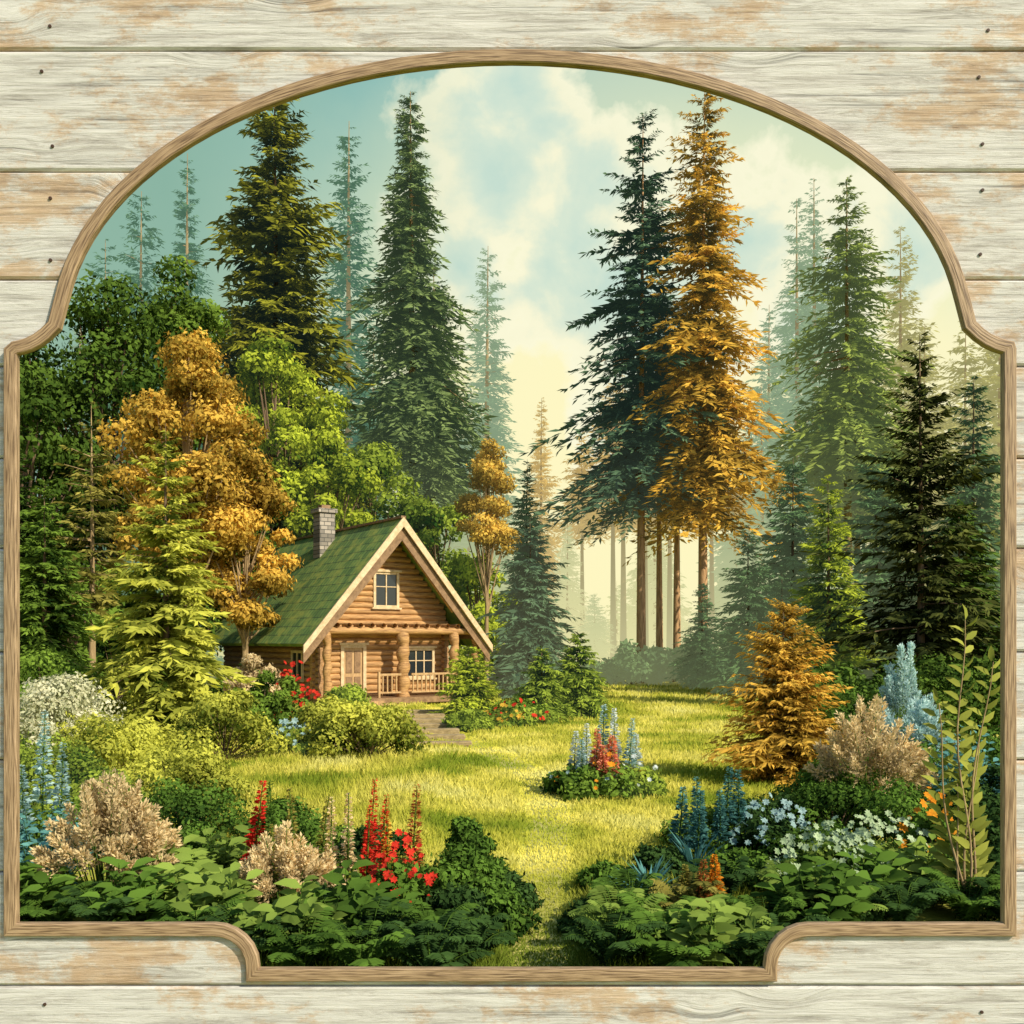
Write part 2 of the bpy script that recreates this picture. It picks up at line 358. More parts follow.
# thickets
for X,Y,R,H,m in [(-8.9,20,1.2,2.2,'cream'),(-6.9,17,1.3,1.6,'ygreen'),(-4.9,14.5,1.0,1.15,'ygreen'),(-5.9,20.5,1.2,1.6,'ygreen'),
    (-7.4,29,1.0,2.4,'beige'),(-3.0,20.8,1.15,1.5,'ygreen'),(-4.0,22,1.0,1.5,'ygreen'),(-10.2,22,1.3,2.4,'green'),(-9.0,16.5,1.2,1.9,'limed'),(-6.6,14,1.1,1.35,'limed'),
    (-11.6,25,1.6,2.6,'green'),(-6.3,25,1.0,1.8,'green'),(.2,30,.9,.9,'green'),(-1.2,27.5,.7,.7,'limed'),(-7.3,13,1.0,1.4,'green'),(-5.2,12.6,.8,.9,'limed'),
    (5.6,15,1.2,1.2,'fgreen'),(6.4,19,1.3,1.7,'fgreen'),(7.6,22,1.6,1.9,'dark'),(9.6,24,1.8,2.5,'dark'),(4.6,14.2,.9,.8,'fgreen'),
    (7.4,16,1.2,1.3,'fgreen'),(8.0,13,1.1,1.3,'dark'),(12,28,2,2.4,'dark'),(6.4,13,.8,.9,'fdark'),(-4.1,25.5,.9,1.4,'limed'),(-5.2,31,.9,1.2,'limed'),(-8.6,32,1.2,1.8,'green'),(-1.0,33.5,.8,1.1,'ygreen')]:
    Bu('shrub',m,X,Y,R,H,nc=26,nl=320 if Y<26 else 240,leaf=.0036*Y+.013)
mk('conical_shrub',conifer,[bark,F['lime']],(-1.35,31),S(),2.3,.95,.0,dens=1.4,droop=.1,power=.6)
mb=MB(); r=np.random.default_rng(8)
for i in range(46):
    Y=r.uniform(52,66); X=r.uniform(.04,.62)*Y
    bush(mb,r,r.uniform(1.4,2.6),r.uniform(1.2,3.2),nc=8,nl=120,leaf=.34,off=(X,Y,0))
mb.build('undergrowth',[bark,F['mistg']])
mb=MB()
for i in range(30):
    Y=r.uniform(36,50); X=-r.uniform(.36,.62)*Y
    bush(mb,r,r.uniform(1.4,2.6),r.uniform(2,5),nc=8,nl=150,leaf=.3,off=(X,Y,0))
mb.build('undergrowth',[bark,F['dark']])
mb=MB()
for i in range(26):
    Y=r.uniform(27,38); X=r.uniform(.3,.6)*Y
    bush(mb,r,r.uniform(1,2),r.uniform(1,2.4),nc=8,nl=160,leaf=.2,off=(X,Y,0))
for i in range(14):
    Y=r.uniform(56,66); X=-r.uniform(-.03,.12)*Y
    bush(mb,r,r.uniform(1,2),r.uniform(1,2.4),nc=8,nl=120,leaf=.3,off=(X,Y,0))
mb.build('undergrowth',[bark,F['dark']])
# ---- foreground planting
def P_(kind,fn,mat,X,Y,*a,**k): return mk(kind,fn,[F['fgreen'],F[mat]],(X,Y),S(),*a,**k)
P_('astilbe_plant',plume,'beige',-3.75,9.3,.66,1.22,n=80,nl=150)
P_('astilbe_plant',plume,'beige',-2.0,8.9,.5,.86,n=54,nl=130,leaf=.045)
P_('astilbe_plant',plume,'beige',4.9,13.6,.85,1.7,n=64,nl=150,leaf=.065)
P_('astilbe_plant',plume,'bluep',7.3,18.5,.6,2.5,n=26,nl=190,leaf=.07)
P_('astilbe_plant',plume,'bluep',6.7,16.5,.8,1.7,n=34,nl=170,leaf=.07)
P_('teal_perennial',leafplant,'tealp',-4.8,10.2,.6,.8,n=70,L=.14)
P_('teal_perennial',leafplant,'tealp',-4.4,9.2,.4,.6,n=40,L=.13)
P_('teal_perennial',leafplant,'tealp',6.2,13.6,.7,1.3,n=60,L=.16)
P_('teal_perennial',rosette,'tealp',1.3,9.5,.45,.5,n=100,w=.04)
P_('teal_perennial',rosette,'tealp',1.9,10.4,.42,.6,n=90,w=.035)
for X,Y,m in [(-3.05,9.4,'fleaf'),(-2.75,8.8,'fleaf'),(-3.2,8.6,'fgreen'),(-2.35,8.2,'fleaf'),(-2.9,10.2,'fleaf'),(3.2,9.2,'fgreen'),(3.9,9.5,'fleaf'),(-1.3,8.2,'fgreen'),(-1.75,7.8,'fleaf'),(2.6,8.4,'fgreen'),(-4.25,8.7,'fgreen'),(1.5,7.5,'fleaf')]:
    P_('leafy_plant',leafplant,m,X,Y,.42,.6,n=20,L=.24)
for X,Y,m in [(-2.5,7.9,'fgreen'),(-2.0,7.7,'fdark'),(-3.4,8.4,'fdark'),(-3.9,8.6,'fgreen'),(-1.1,7.7,'fdark'),(-.65,7.9,'fgreen'),(-1.55,7.4,'fgreen'),(-.35,7.6,'fdark'),(-1.1,7.3,'fgreen'),(-.6,7.3,'fdark'),
    (.85,8.1,'fleaf'),(1.2,7.9,'fgreen'),(1.65,8.0,'fleaf'),(2.1,8.2,'fgreen'),(2.8,8.6,'fleaf'),(3.4,8.7,'fdark'),(4.0,8.8,'fgreen'),(1.6,8.8,'olive'),(2.0,7.7,'fdark'),(1.95,9.3,'fdark'),(2.6,9.3,'fleaf'),(1.05,8.8,'fgreen'),(.75,7.5,'fdark'),(1.15,7.3,'fgreen'),(1.75,7.4,'fdark'),(4.3,8.6,'fdark')]:
    P_('fern',fern,m,X,Y,.42,.36,n=20)
for X,Y,H,w,m in [(-2.5,9.5,1.15,.12,'red'),(-2.22,9.4,1.18,.1,'fgreen'),(-2.02,9.4,1.1,.09,'olive'),(-1.85,9.5,1.0,.09,'olive'),(-1.68,9.2,1.05,.085,'beige'),(-1.5,9.1,1.1,.085,'beige'),
    (-1.36,9.3,1.2,.085,'red'),(-1.24,9.1,1.08,.08,'red'),(-1.12,9.1,.95,.09,'yellow'),(-.95,9.3,1.15,.1,'brownr'),(-2.12,8.9,.85,.07,'olive'),(-1.31,8.9,1.0,.08,'red'),
    (-5.6,11.9,1.65,.14,'bluep'),(-5.25,11.6,1.3,.12,'bluep'),(-5.45,11.2,1.1,.12,'bluep'),
    (1.0,16.4,1.0,.13,'white'),(1.22,16.6,1.1,.13,'white'),(1.5,16.8,1.4,.15,'bluep'),(1.72,16.7,1.35,.14,'white'),(1.9,16.5,1.2,.13,'bluep'),(2.06,16.6,.95,.13,'white'),(1.36,16.2,1.05,.15,'rose'),(1.6,16.2,.95,.16,'rose'),(1.15,16.2,.9,.12,'bluep'),(1.48,16.0,.8,.16,'rose'),
    (1.95,10.6,.9,.12,'tealp'),(2.1,11.2,.95,.12,'tealp'),(2.5,11.8,1.0,.12,'tealp'),(2.7,11.9,.95,.12,'tealp'),(2.3,11.0,.85,.11,'tealp'),(1.8,10.9,.9,.12,'tealp'),
    (1.65,8.7,.58,.09,'brownr'),(1.8,8.8,.6,.09,'orangef'),(1.5,8.8,.52,.09,'olive')]:
    P_('lupine',spike,m,X,Y,H,w,n=220)
def flowerbush(mb,r,R,H,nf,size,leaf=.09,nc=12,nl=200):
    bush(mb,r,R,H*.85,nc=nc,nl=nl,leaf=leaf,M=1)
    a=U(r,0,2*pi,nf);q=U(r,0,1,nf)**.5
    pts=np.stack([np.cos(a)*q*R,np.sin(a)*q*R,H*(1.02-.65*q*q)*U(r,.75,1.1,nf)],1)
    flowers(mb,r,pts,size,2)
def FB(kind,gm,fmt,X,Y,*a,**k): return mk(kind,flowerbush,[bark,F[gm],F[fmt]],(X,Y),S(),*a,**k)
FB('flower_bed','green','orangef',1.5,16,.85,.65,14,.06)
FB('flower_bed','fgreen','bluep',1.2,16.2,.7,.6,18,.05)
FB('flower_bed','limed','white',1.95,16.2,.6,.55,14,.05)
FB('red_flower_plant','fgreen','red',-.98,8.8,.36,.72,70,.04,leaf=.07)
FB('red_flower_plant','green','red',-5.5,26,1.0,1.2,36,.09,leaf=.14)
FB('white_flower_plant','limed','bluep',-4.7,21.3,.6,.8,40,.07,leaf=.12)
FB('red_flower_plant','limed','red',.2,29.3,1.0,.7,32,.09,leaf=.14)
FB('red_flower_plant','green','red',-6.4,29,.8,1.9,36,.09,leaf=.14)
FB('yellow_flower_plant','limed','yellow',-.3,28.6,.7,.6,25,.08,leaf=.13)
FB('blue_flower_plant','fdark','bluep',2.95,11.3,.5,.7,90,.045,leaf=.08)
FB('white_flower_plant','fleaf','mint',3.05,9.6,.6,.72,170,.04,leaf=.07)
FB('white_flower_plant','fleaf','mint',3.8,10.2,.6,.72,140,.045,leaf=.07)
FB('orange_flower_plant','fgreen','orangef',4.25,10.2,.3,1.05,34,.055,leaf=.08)
for X,Y,R,H,m in [(-.5,10.0,.42,.85,'fgreen'),(-.45,9.2,.5,.62,'fgreen'),(-.55,8.5,.45,.45,'fdark'),(-1.6,8.6,.5,.4,'fdark'),(-4.5,9.0,.5,.5,'fdark'),(-3.5,10.6,.6,.6,'fgreen'),
    (-1.5,10.9,.5,.5,'fdark'),(-2.6,11.6,.7,.7,'fgreen'),(-3.9,12.0,.8,.95,'fgreen'),(-4.9,11.6,.8,.8,'green'),(-.1,8.5,.35,.36,'fgreen'),(-1.9,11.2,.5,.5,'green'),(-.1,9.4,.35,.35,'fdark'),
    (2.3,10.1,.5,.4,'fgreen'),(1.5,10.4,.4,.4,'fdark'),(3.2,10.7,.6,.6,'fgreen'),(4.6,11.6,.7,1.0,'fgreen'),(4.4,9.4,.6,.6,'fdark'),(4.9,10.6,.6,.9,'fdark'),(3.9,12.2,.8,.85,'fgreen'),(2.9,9.0,.5,.4,'fdark'),(3.2,12.8,.7,.7,'fdark'),(2.3,11.9,.6,.5,'green'),(.75,8.5,.32,.36,'fdark'),(1.0,9.9,.35,.35,'fgreen'),(-4.6,8.6,.5,.35,'fgreen')]:
    Bu('shrub',m,X,Y,R,H,nc=18,nl=280,leaf=.055)
def sapling(mb,r,H):
    for k,(dx,h) in enumerate([(-.05,H),(.13,H*.86),(-.22,H*.72),(.04,H*.58),(-.1,H*.45)]):
        zz=np.linspace(0,h,12); xx=dx*zz/h*1.4+.05*np.sin(zz*3+k)
        mb.tube(np.stack([xx,0*zz,zz],1),np.linspace(.014,.004,12),5)
        n=int(40*h/H); z=np.linspace(.12*h,h,n); x=np.interp(z,zz,xx)
        sdd=np.where(np.arange(n)%2==0,1.,-1.)
        D=np.stack([sdd*.8,r.normal(0,.3,n),.6+0*z],1); D[-1]=(0,0,1)
        mb.bigleaves(np.stack([x,0*z+.04*k,z],1),D,np.tile([0.3,-1.,.35],(n,1))+r.normal(0,.35,(n,3)),.2*(1.15-.4*z/h),.085*(1.1-.35*z/h),.2+.6*r.random(n))
mk('leafy_sapling',sapling,[bark_l,F['leafyy']],(4.1,9.0),S(),2.68)
# ------------------------------------------------------------------ grass
pathY=[7,9,11,14,18,22,26,33]; pathX=[.25,.2,.35,.55,.5,-.4,-1.6,-2.6]
mb=MB(); r=np.random.default_rng(77)
n=180000
Y=7.3*(7.2)**r.random(n); X=Y*U(r,-.34,.34,n)
pd=np.abs(X-np.interp(Y,pathY,pathX))/(.2+.012*Y)
L=(.06+.003*Y)*U(r,.5,1.3,n)*np.where(pd<1,.45,1)
tall=(X<-1.2)&(Y<21)&(Y>11)&(X>-5); L=np.where(tall,L*1.9,L)
tall2=(np.abs(X-.3)>.4)&(Y<10.5); L=np.where(tall2,L*1.9,L)
D=r.normal(0,.4,(n,3)); D[:,2]=1
Nn=r.normal(0,.4,(n,3)); Nn[:,1]-=.8; Nn[:,0]+=.3; Nn[:,2]+=.6
mb.leaves(np.stack([X,Y,0*X],1),D,Nn,L,.004+.0010*Y,.45+.5*r.random(n)+np.where(pd<1,.3,0),0)
def grassmat(name,blade):
    N=NT(name); geo=N.n('ShaderNodeNewGeometry')
    no=N.n('ShaderNodeTexNoise',i_Scale=.42,i_Detail=4.0); N.l(geo.outputs['Position'],no.inputs['Vector'])
    no2=N.n('ShaderNodeTexNoise',i_Scale=6.,i_Detail=4.0); N.l(geo.outputs['Position'],no2.inputs['Vector'])
    sp=N.n('ShaderNodeSeparateXYZ'); N.l(geo.outputs['Position'],sp.inputs[0])
    c1=ramp(N,no.outputs[0],[(.36,(.28,.36,.035)),(.46,(.66,.64,.09)),(.55,(.92,.83,.18)),(.68,(.96,.9,.32))])  # random grass tones; darker patches also stand in for shadow bands
    c0=mixc(N,N.mr(sp.outputs[1],8.3,11.5,0,1),(.2,.26,.035),c1)  # darkens towards the viewer, foreground shade put into the grass colour
    c=mixc(N,no2.outputs[0],c0,(.34,.34,.07)) if not blade else c0
    if blade:
        at=N.n('ShaderNodeAttribute',attribute_name='tint'); c=mixc(N,at.outputs['Fac'],(.08,.13,.015),c)
    df=N.n('ShaderNodeBsdfDiffuse'); N.l(c,df.inputs[0]); sh=df.outputs[0]
    if blade:
        tr=N.n('ShaderNodeBsdfTranslucent'); N.l(c,tr.inputs[0]); mx=N.n('ShaderNodeMixShader',i_0=.35); N.l(sh,mx.inputs[1]); N.l(tr.outputs[0],mx.inputs[2]); sh=mx.outputs[0]
    else:
        em=N.n('ShaderNodeEmission',i_Color=(.7,.68,.35,1),i_Strength=1.); m2=N.n('ShaderNodeMixShader')  # painted distance mist: far ground glows pale by emission
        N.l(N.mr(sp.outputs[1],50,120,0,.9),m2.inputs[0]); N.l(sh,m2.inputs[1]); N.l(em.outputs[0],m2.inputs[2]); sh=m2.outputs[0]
        N.m.cycles.emission_sampling='NONE'
        bp=N.n('ShaderNodeBump',i_Strength=.6,i_Distance=.05); N.l(no2.outputs[0],bp.inputs['Height']); N.l(bp.outputs[0],df.inputs['Normal'])
    N.l(sh,N.out.inputs[0]); return N.m
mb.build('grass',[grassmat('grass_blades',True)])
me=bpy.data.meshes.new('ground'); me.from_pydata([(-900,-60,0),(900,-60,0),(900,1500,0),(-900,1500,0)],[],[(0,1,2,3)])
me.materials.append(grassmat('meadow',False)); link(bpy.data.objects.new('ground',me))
def pathmesh():
    ys=np.linspace(7,33,60); xs=np.interp(ys,pathY,pathX)
    r=np.random.default_rng(3); w=.15+.008*ys+r.normal(0,.02,60)
    V=[];Fq=[]
    for i in range(60):
        V+=[(xs[i]-w[i],ys[i],.004),(xs[i]+w[i],ys[i],.004)]
        if i: Fq.append((2*i-2,2*i-1,2*i+1,2*i))
    m=bpy.data.meshes.new('footpath'); m.from_pydata(V,[],Fq); m.materials.append(wood('path_worn_turf',(.26,.28,.045),(.66,.58,.17),(1,1,1),3,.5,.95)); link(bpy.data.objects.new('footpath',m))
pathmesh()
# ------------------------------------------------------------------ cabin
cab=bpy.data.objects.new('log_cabin',None); link(cab); cab.location=(-4.14,38,0); cab.rotation_euler[2]=math.radians(34.8)
logm=wood('log_wood',(.2,.09,.028),(.7,.41,.16),(1,3,10),2,.5,.75)
logs_=wood('log_wood_side',(.2,.1,.04),(.55,.33,.15),(3,1,10),2,.5,.75)
trimm=wood('trim_wood',(.5,.36,.18),(.82,.64,.4),(3,3,3),2,.3,.6)
trimw=wood('door_wood',(.36,.22,.09),(.62,.4,.19),(5,5,1),2,.3,.6)
trimd=wood('trim_dark',(.16,.09,.04),(.36,.22,.11),(3,3,3),2,.4,.7)
def roofmat():
    N=NT('roof_moss_shingle'); tc=N.n('ShaderNodeTexCoord')
    br=N.n('ShaderNodeTexBrick',i_Scale=1.0,i_Mortar_Size=.022,i_Brick_Width=.26,i_Row_Height=.42); br.inputs['Color1'].default_value=(.11,.22,.05,1); br.inputs['Color2'].default_value=(.21,.34,.08,1); br.inputs['Mortar'].default_value=(.05,.1,.035,1)
    N.l(tc.outputs['UV'],br.inputs['Vector'])
    no=N.n('ShaderNodeTexNoise',i_Scale=1.6,i_Detail=8.0,i_Roughness=.65); N.l(tc.outputs['Object'],no.inputs['Vector'])
    f=ramp(N,no.outputs[0],[(.48,0.),(.66,.85)]); f2=ramp(N,no.outputs[0],[(.3,.6),(.46,0.)])
    c=mixc(N,f,br.outputs[0],(.38,.42,.08)); c=mixc(N,f2,c,(.05,.09,.04))
    p=N.n('ShaderNodeBsdfPrincipled',i_Roughness=.85); N.l(c,p.inputs['Base Color'])
    bp=N.n('ShaderNodeBump',i_Strength=.8,i_Distance=.04); N.l(br.outputs['Fac'],bp.inputs['Height']); bp.invert=True; N.l(bp.outputs[0],p.inputs['Normal'])
    N.l(p.outputs[0],N.out.inputs[0]); return N.m
def glassmat():
    N=NT('window_glass'); p=N.n('ShaderNodeBsdfPrincipled',i_Roughness=.08); p.inputs['Base Color'].default_value=(.03,.04,.045,1); p.inputs['Metallic'].default_value=.3; N.l(p.outputs[0],N.out.inputs[0]); return N.m
glass=glassmat(); roofm=roofmat()
def part(name,mesh,mat,parent=cab):
    if mat: mesh.materials.append(mat)
    o=bpy.data.objects.new(name,mesh); link(o); o.parent=parent; return o
def boxmesh(bxs,name='b'):
    V=[];Fq=[]
    for (x0,x1,y0,y1,z0,z1) in bxs:
        b=len(V); V+=[(x,y,z) for z in(z0,z1) for y in(y0,y1) for x in(x0,x1)]
        Fq+=[tuple(b+i for i in q) for q in ((0,2,3,1),(4,5,7,6),(0,1,5,4),(2,6,7,3),(0,4,6,2),(1,3,7,5))]
    m=bpy.data.meshes.new(name); m.from_pydata(V,[],Fq); return m
def bev(o,w=.01):
    m=o.modifiers.new('bevel','BEVEL'); m.width=w; m.segments=2; return o
u0,u1,vf,vb=-2.95,2.5,1.3,11.4
PK=7.15; SL=(PK-2.4)/3.95     # roof slope
lr=.125
mb=MB(); z=.42; r=np.random.default_rng(4); k=0
def roofz(u): return PK-.25-abs(u)*SL
while z<PK-.6:
    a=u0-.22; b=u1+.22
    if z>roofz(u0)-.15:
        hw=(PK-.3-z)/SL; a=-hw; b=min(hw,u1+.1) if z<roofz(u1) else hw
    segs=[(a,b)]
    for (o0,o1,oz0,oz1) in [(-1.95,-1.05,.3,2.25),(.75,2.05,1.0,2.15),(-.65,.45,3.75,5.15)]:
        if oz0<z<oz1:
            ns=[]
            for s0,s1 in segs:
                if o0>s0 and o1<s1: ns+=[(s0,o0),(o1,s1)]
                else: ns.append((s0,s1))
            segs=ns
    for s0,s1 in segs:
        if s1-s0>.1:
            xs=np.linspace(s0,s1,6); mb.tube(np.stack([xs,vf+0*xs,z+r.normal(0,.006,6)],1),np.full(6,lr*r.uniform(.94,1.05)),10)
            for e in (s0,s1): mb.tube([(e-.001,vf,z),(e+.001,vf,z)],[.001,lr] if e==s0 else [lr,.001],10)
    z+=lr*1.82; k+=1
mb.build('front_wall_logs',[logm]).parent=cab
mb=MB(); z=.42+lr*.9
while z<2.65:
    for u in(u0,u1):
        xs=np.linspace(vf-.35,vb,8); mb.tube(np.stack([u+0*xs,xs,z+r.normal(0,.006,8)],1),np.full(8,lr),10)
        mb.tube([(u,vf-.352,z),(u,vf-.348,z)],[.001,lr],10)
    z+=lr*1.82
z=.42
while z<PK-.6:
    hw=min((PK-.3-z)/SL,-u0); mb.tube([(-hw,vb,z),(min(hw,u1),vb,z)],[lr,lr],8); z+=lr*1.82
mb.build('side_wall_logs',[logs_]).parent=cab
part('inner_walls',boxmesh([(u0+.05,u1-.05,vf+.06,vf+.09,.3,2.6),(-2.0,2.0,vf+.095,vf+.12,2.4,4.6),(-.9,.9,vf+.125,vf+.14,4.55,5.9),(u0-.0,u0+.04,vf+.15,vb,.3,2.5),(u1-.04,u1,vf+.15,vb,.3,2.5)]),trimd)
def slab(sgn):
    th=.16; e=3.98; L=12.0
    P=[(0,0,PK),(sgn*e,0,PK-e*SL),(sgn*e,L,PK-e*SL),(0,L,PK)]
    nx,nz=sgn*SL/math.hypot(SL,1),1/math.hypot(SL,1)
    Q=[(x-nx*th,y,z-nz*th) for x,y,z in P]; Q[0]=(0,0,PK-th*1.5);Q[3]=(0,L,PK-th*1.5)
    me=bpy.data.meshes.new('roof'); me.from_pydata(P+Q,[],[(0,1,2,3),(7,6,5,4),(0,4,5,1),(1,5,6,2),(2,6,7,3)])
    uv=me.uv_layers.new(name='UVMap'); s=math.hypot(e,e*SL)
    uvs=[(0,s),(0,0),(L,0),(L,s)]
    for i,l in enumerate(me.polygons[0].loop_indices): uv.data[l].uv=uvs[i]
    return me
for sg in(-1,1): part('roof_slope',slab(sg),roofm)
def barge(sg,v,w=.24,th=.07,e=4.05,dz=.03):
    P=[]
    for y in(v-th,v):
        P+=[(0,y,PK+dz),(sg*e,y,PK+dz-e*SL),(sg*e,y,PK+dz-e*SL-w*1.2),(0,y,PK+dz-w*1.55)]
    m=bpy.data.meshes.new('bargeboard'); m.from_pydata(P,[],[(0,1,2,3),(7,6,5,4),(0,4,5,1),(1,5,6,2),(2,6,7,3),(0,3,7,4)]); return m
for sg in(-1,1):
    part('bargeboard',barge(sg,-.005),trimm)
    part('inner_bargeboard',barge(sg,.12,w=.42,th=.05,e=4.0,dz=-.2),trimd)
    part('eave_beam',boxmesh([(sg*3.45-.09,sg*3.45+.09,.2,11.8,PK-3.45*SL-.45,PK-3.45*SL-.27)]),trimd)
part('ridge_cap',boxmesh([(-.1,.1,-.05,12.05,PK-.02,PK+.07)]),trimd)
mb=MB()
mb.tube([(-3.3,.35,2.85),(3.5,.35,2.85)],[.14,.14],10); mb.tube([(-2.9,.75,2.95),(3.1,.75,2.95)],[.13,.13],10)
for u in np.linspace(-2.6,2.6,12): mb.tube([(u,.2,3.05),(u,1.3,3.05)],[.09,.09],8)
for sg in (-1,1): mb.tube([(sg*.1,.3,PK-.75),(sg*2.4,.3,PK-.75-2.3*SL)],[.08,.08],8)
mb.build('porch_beams',[logm]).parent=cab
mb=MB()
for (u,v,rr) in [(-2.95,.35,.15),(.2,.35,.24),(2.5,.35,.19),(3.55,.45,.15)]:
    zz=np.linspace(.05,2.8,23); mb.tube(np.stack([u+.03*np.sin(zz*9),v+0*zz,zz],1),rr*(.75+.35*np.abs(np.sin(zz*5.5))),10)
mb.build('porch_posts',[logm]).parent=cab
part('porch_deck',boxmesh([(u0-.2,3.8,-.05+.0,vf-.15,.1,.32)]+[(u0-.1,u1+.1,vf-.1,vb,.02,.28)]),trimd)
rb=[(.45,2.35,.12,.2,1.15,1.23),(.45,2.35,.13,.19,.48,.54),(2.75,3.45,.12,.2,1.15,1.23),(-.9,0,.12,.2,1.15,1.23),(-.9,0,.13,.19,.48,.54),(-.98,-.9,.11,.21,.32,1.3)]
rb+=[(x,x+.05,.135,.185,.54,1.15) for x in list(np.arange(.5,2.3,.19))+list(np.arange(-.8,-.05,.19))]
part('porch_railing',boxmesh(rb),trimw)
part('porch_steps',boxmesh([(-2.3,-1.0,-.35,-.06,.02,.24),(-2.4,-.9,-.65,-.36,.0,.13)]),trimw)
def opening(nm,c,w,h,z0,mull,y=vf-.16):
    f=.11; x0,x1=c-w/2,c+w/2; z1=z0+h
    part(nm+'_glass',boxmesh([(x0,x1,y+.06,y+.08,z0,z1)]),glass)
    bx=[(x0-f,x0,y,y+.1,z0-f,z1+f),(x1,x1+f,y,y+.1,z0-f,z1+f),(x0,x1,y+.002,y+.1,z1,z1+f),(x0,x1,y+.002,y+.1,z0-f,z0),(x0-f-.08,x1+f+.08,y-.06,y-.002,z0-f-.05,z0-f+.02),(x0-f-.08,x1+f+.08,y-.06,y-.002,z1+f-.02,z1+f+.07)]
    for i in range(1,mull+1):
        xm=x0+w*i/(mull+1); bx.append((xm-.025,xm+.025,y+.02,y+.055,z0,z1))
    bx.append((x0,x1,y+.025,y+.05,z0+h*.6-.02,z0+h*.6+.02))
    bev(part(nm+'_frame',boxmesh(bx),trimm),.008)
opening('window',1.4,1.1,1.0,1.08,2); opening('gable_window',-.1,.9,1.2,3.85,1)
y=vf-.14
part('door_leaf',boxmesh([(-1.9,-1.1,y+.05,y+.09,.33,2.2)]),trimw)
part('door_frame',boxmesh([(-2.03,-1.9,y-.02,y+.1,.32,2.33),(-1.1,-.97,y-.02,y+.1,.32,2.33),(-1.9,-1.1,y-.018,y+.1,2.2,2.33),(-2.12,-.88,y-.08,y-.022,2.31,2.4)]),trimm)
part('door_panels',boxmesh([(-1.8,-1.55,y+.02,y+.048,.45,1.1),(-1.45,-1.2,y+.02,y+.048,.45,1.1),(-1.8,-1.55,y+.02,y+.048,1.25,2.08),(-1.45,-1.2,y+.02,y+.048,1.25,2.08)]),trimd)
part('side_window_frame',boxmesh([(u0-.2,u0-.12,2.2,2.3,.9,2.1),(u0-.2,u0-.12,3.2,3.3,.9,2.1),(u0-.2,u0-.12,2.3,3.2,2.0,2.1),(u0-.2,u0-.12,2.3,3.2,.9,1.0),(u0-.2,u0-.12,2.73,2.77,1.0,2.0)]),trimm)
part('side_window_glass',boxmesh([(u0-.15,u0-.13,2.3,3.2,1.0,2.0)]),glass)
def brickm():
    N=NT('chimney_stone'); tc=N.n('ShaderNodeTexCoord'); mp=N.n('ShaderNodeMapping'); mp.inputs['Rotation'].default_value=(pi/2,0,0); N.l(tc.outputs['Object'],mp.inputs[0])
    b=N.n('ShaderNodeTexBrick',i_Scale=1.,i_Brick_Width=.32,i_Row_Height=.17,i_Mortar_Size=.015); N.l(mp.outputs[0],b.inputs['Vector'])
    b.inputs['Color1'].default_value=(.5,.44,.36,1);b.inputs['Color2'].default_value=(.2,.18,.15,1);b.inputs['Mortar'].default_value=(.08,.08,.07,1)
    p=N.n('ShaderNodeBsdfPrincipled',i_Roughness=.9); N.l(b.outputs[0],p.inputs['Base Color']); N.l(p.outputs[0],N.out.inputs[0]); return N.m
ch=brickm()
bev(part('chimney',boxmesh([(-1.0,-.3,5.4,6.1,5.3,7.85),(-1.08,-.22,5.32,6.18,7.853,8.03)]),ch),.02)
part('chimney_pot',boxmesh([(-.85,-.45,5.55,5.95,8.033,8.2)]),trimd)
for v in(8.6,):
    u=-2.9
    P=[(u-.35,v-.5,PK-(abs(u)+.35)*SL+.08),(u+.35,v-.5,PK-(abs(u)-.35)*SL+.08),(u+.35,v+.3,PK-(abs(u)-.35)*SL+.08),(u-.35,v+.3,PK-(abs(u)+.35)*SL+.08)]
    Q=[(a,b,c-.2) for a,b,c in P]
    m=bpy.data.meshes.new('skylight'); m.from_pydata(P+Q,[],[(0,1,2,3),(0,4,5,1),(1,5,6,2),(2,6,7,3),(3,7,4,0)]); part('roof_skylight',m,trimd)
stp=bpy.data.objects.new('garden_steps',None); link(stp)
stm=wood('step_timber',(.18,.13,.06),(.5,.38,.2),(2,2,6),3,.5,.9)
for i in range(7):
    t=i/6; x=-1.7-1.3*t; yv=23.5+8.0*t; w=.75
    o=part('step',boxmesh([(-w,w,-.16,.16,0.006,.12+.03*i)]),stm,stp); o.location=(x,yv,0); o.rotation_euler[2]=.12+.03*(i%3); bev(o,.03)
# ------------------------------------------------------------------ plank wall with shaped opening + frame
def outline():
    pts=[]
    def q(px,row): pts.append(((px-510)*.002,(640-row)*.002+2.5))
    q(4,935)
    q(4,350)
    for a in np.linspace(0,1,6)[0:]:
        q(12+a*36, 343-a*6-14*a**2.5)
    q(54,300)
    n=48
    for i in range(1,n):
        th=pi-(0.115+ (pi-.23)*i/n) ; q(510+458*math.cos(th),330-278*math.sin(th))
    q(966,300)
    for a in np.linspace(1,0,6): q(1010-a*38,343-a*6-14*a**2.5)
    q(1012,350); q(1012,935)
    for a in np.linspace(0,1,7): q(806-32*math.sin(a*pi/2),935+30*(1-math.cos(a*pi/2)))
    q(774,980); q(245,980)
    for a in np.linspace(1,0,7): q(213+32*math.sin(a*pi/2),935+30*(1-math.cos(a*pi/2)))
    return np.array(pts)
O=outline()
def offset(P,d):
    n=len(P); R=[]
    for i in range(n):
        a=P[i]-P[i-1]; b=P[(i+1)%n]-P[i]; a/=np.linalg.norm(a)+1e-9; b/=np.linalg.norm(b)+1e-9
        na=np.array([a[1],-a[0]]); nb=np.array([b[1],-b[0]]); m=na+nb; m/=np.linalg.norm(m); k=1/max(m@na,.5); R.append(P[i]+m*d*k)
    return np.array(R)
WY=2.0
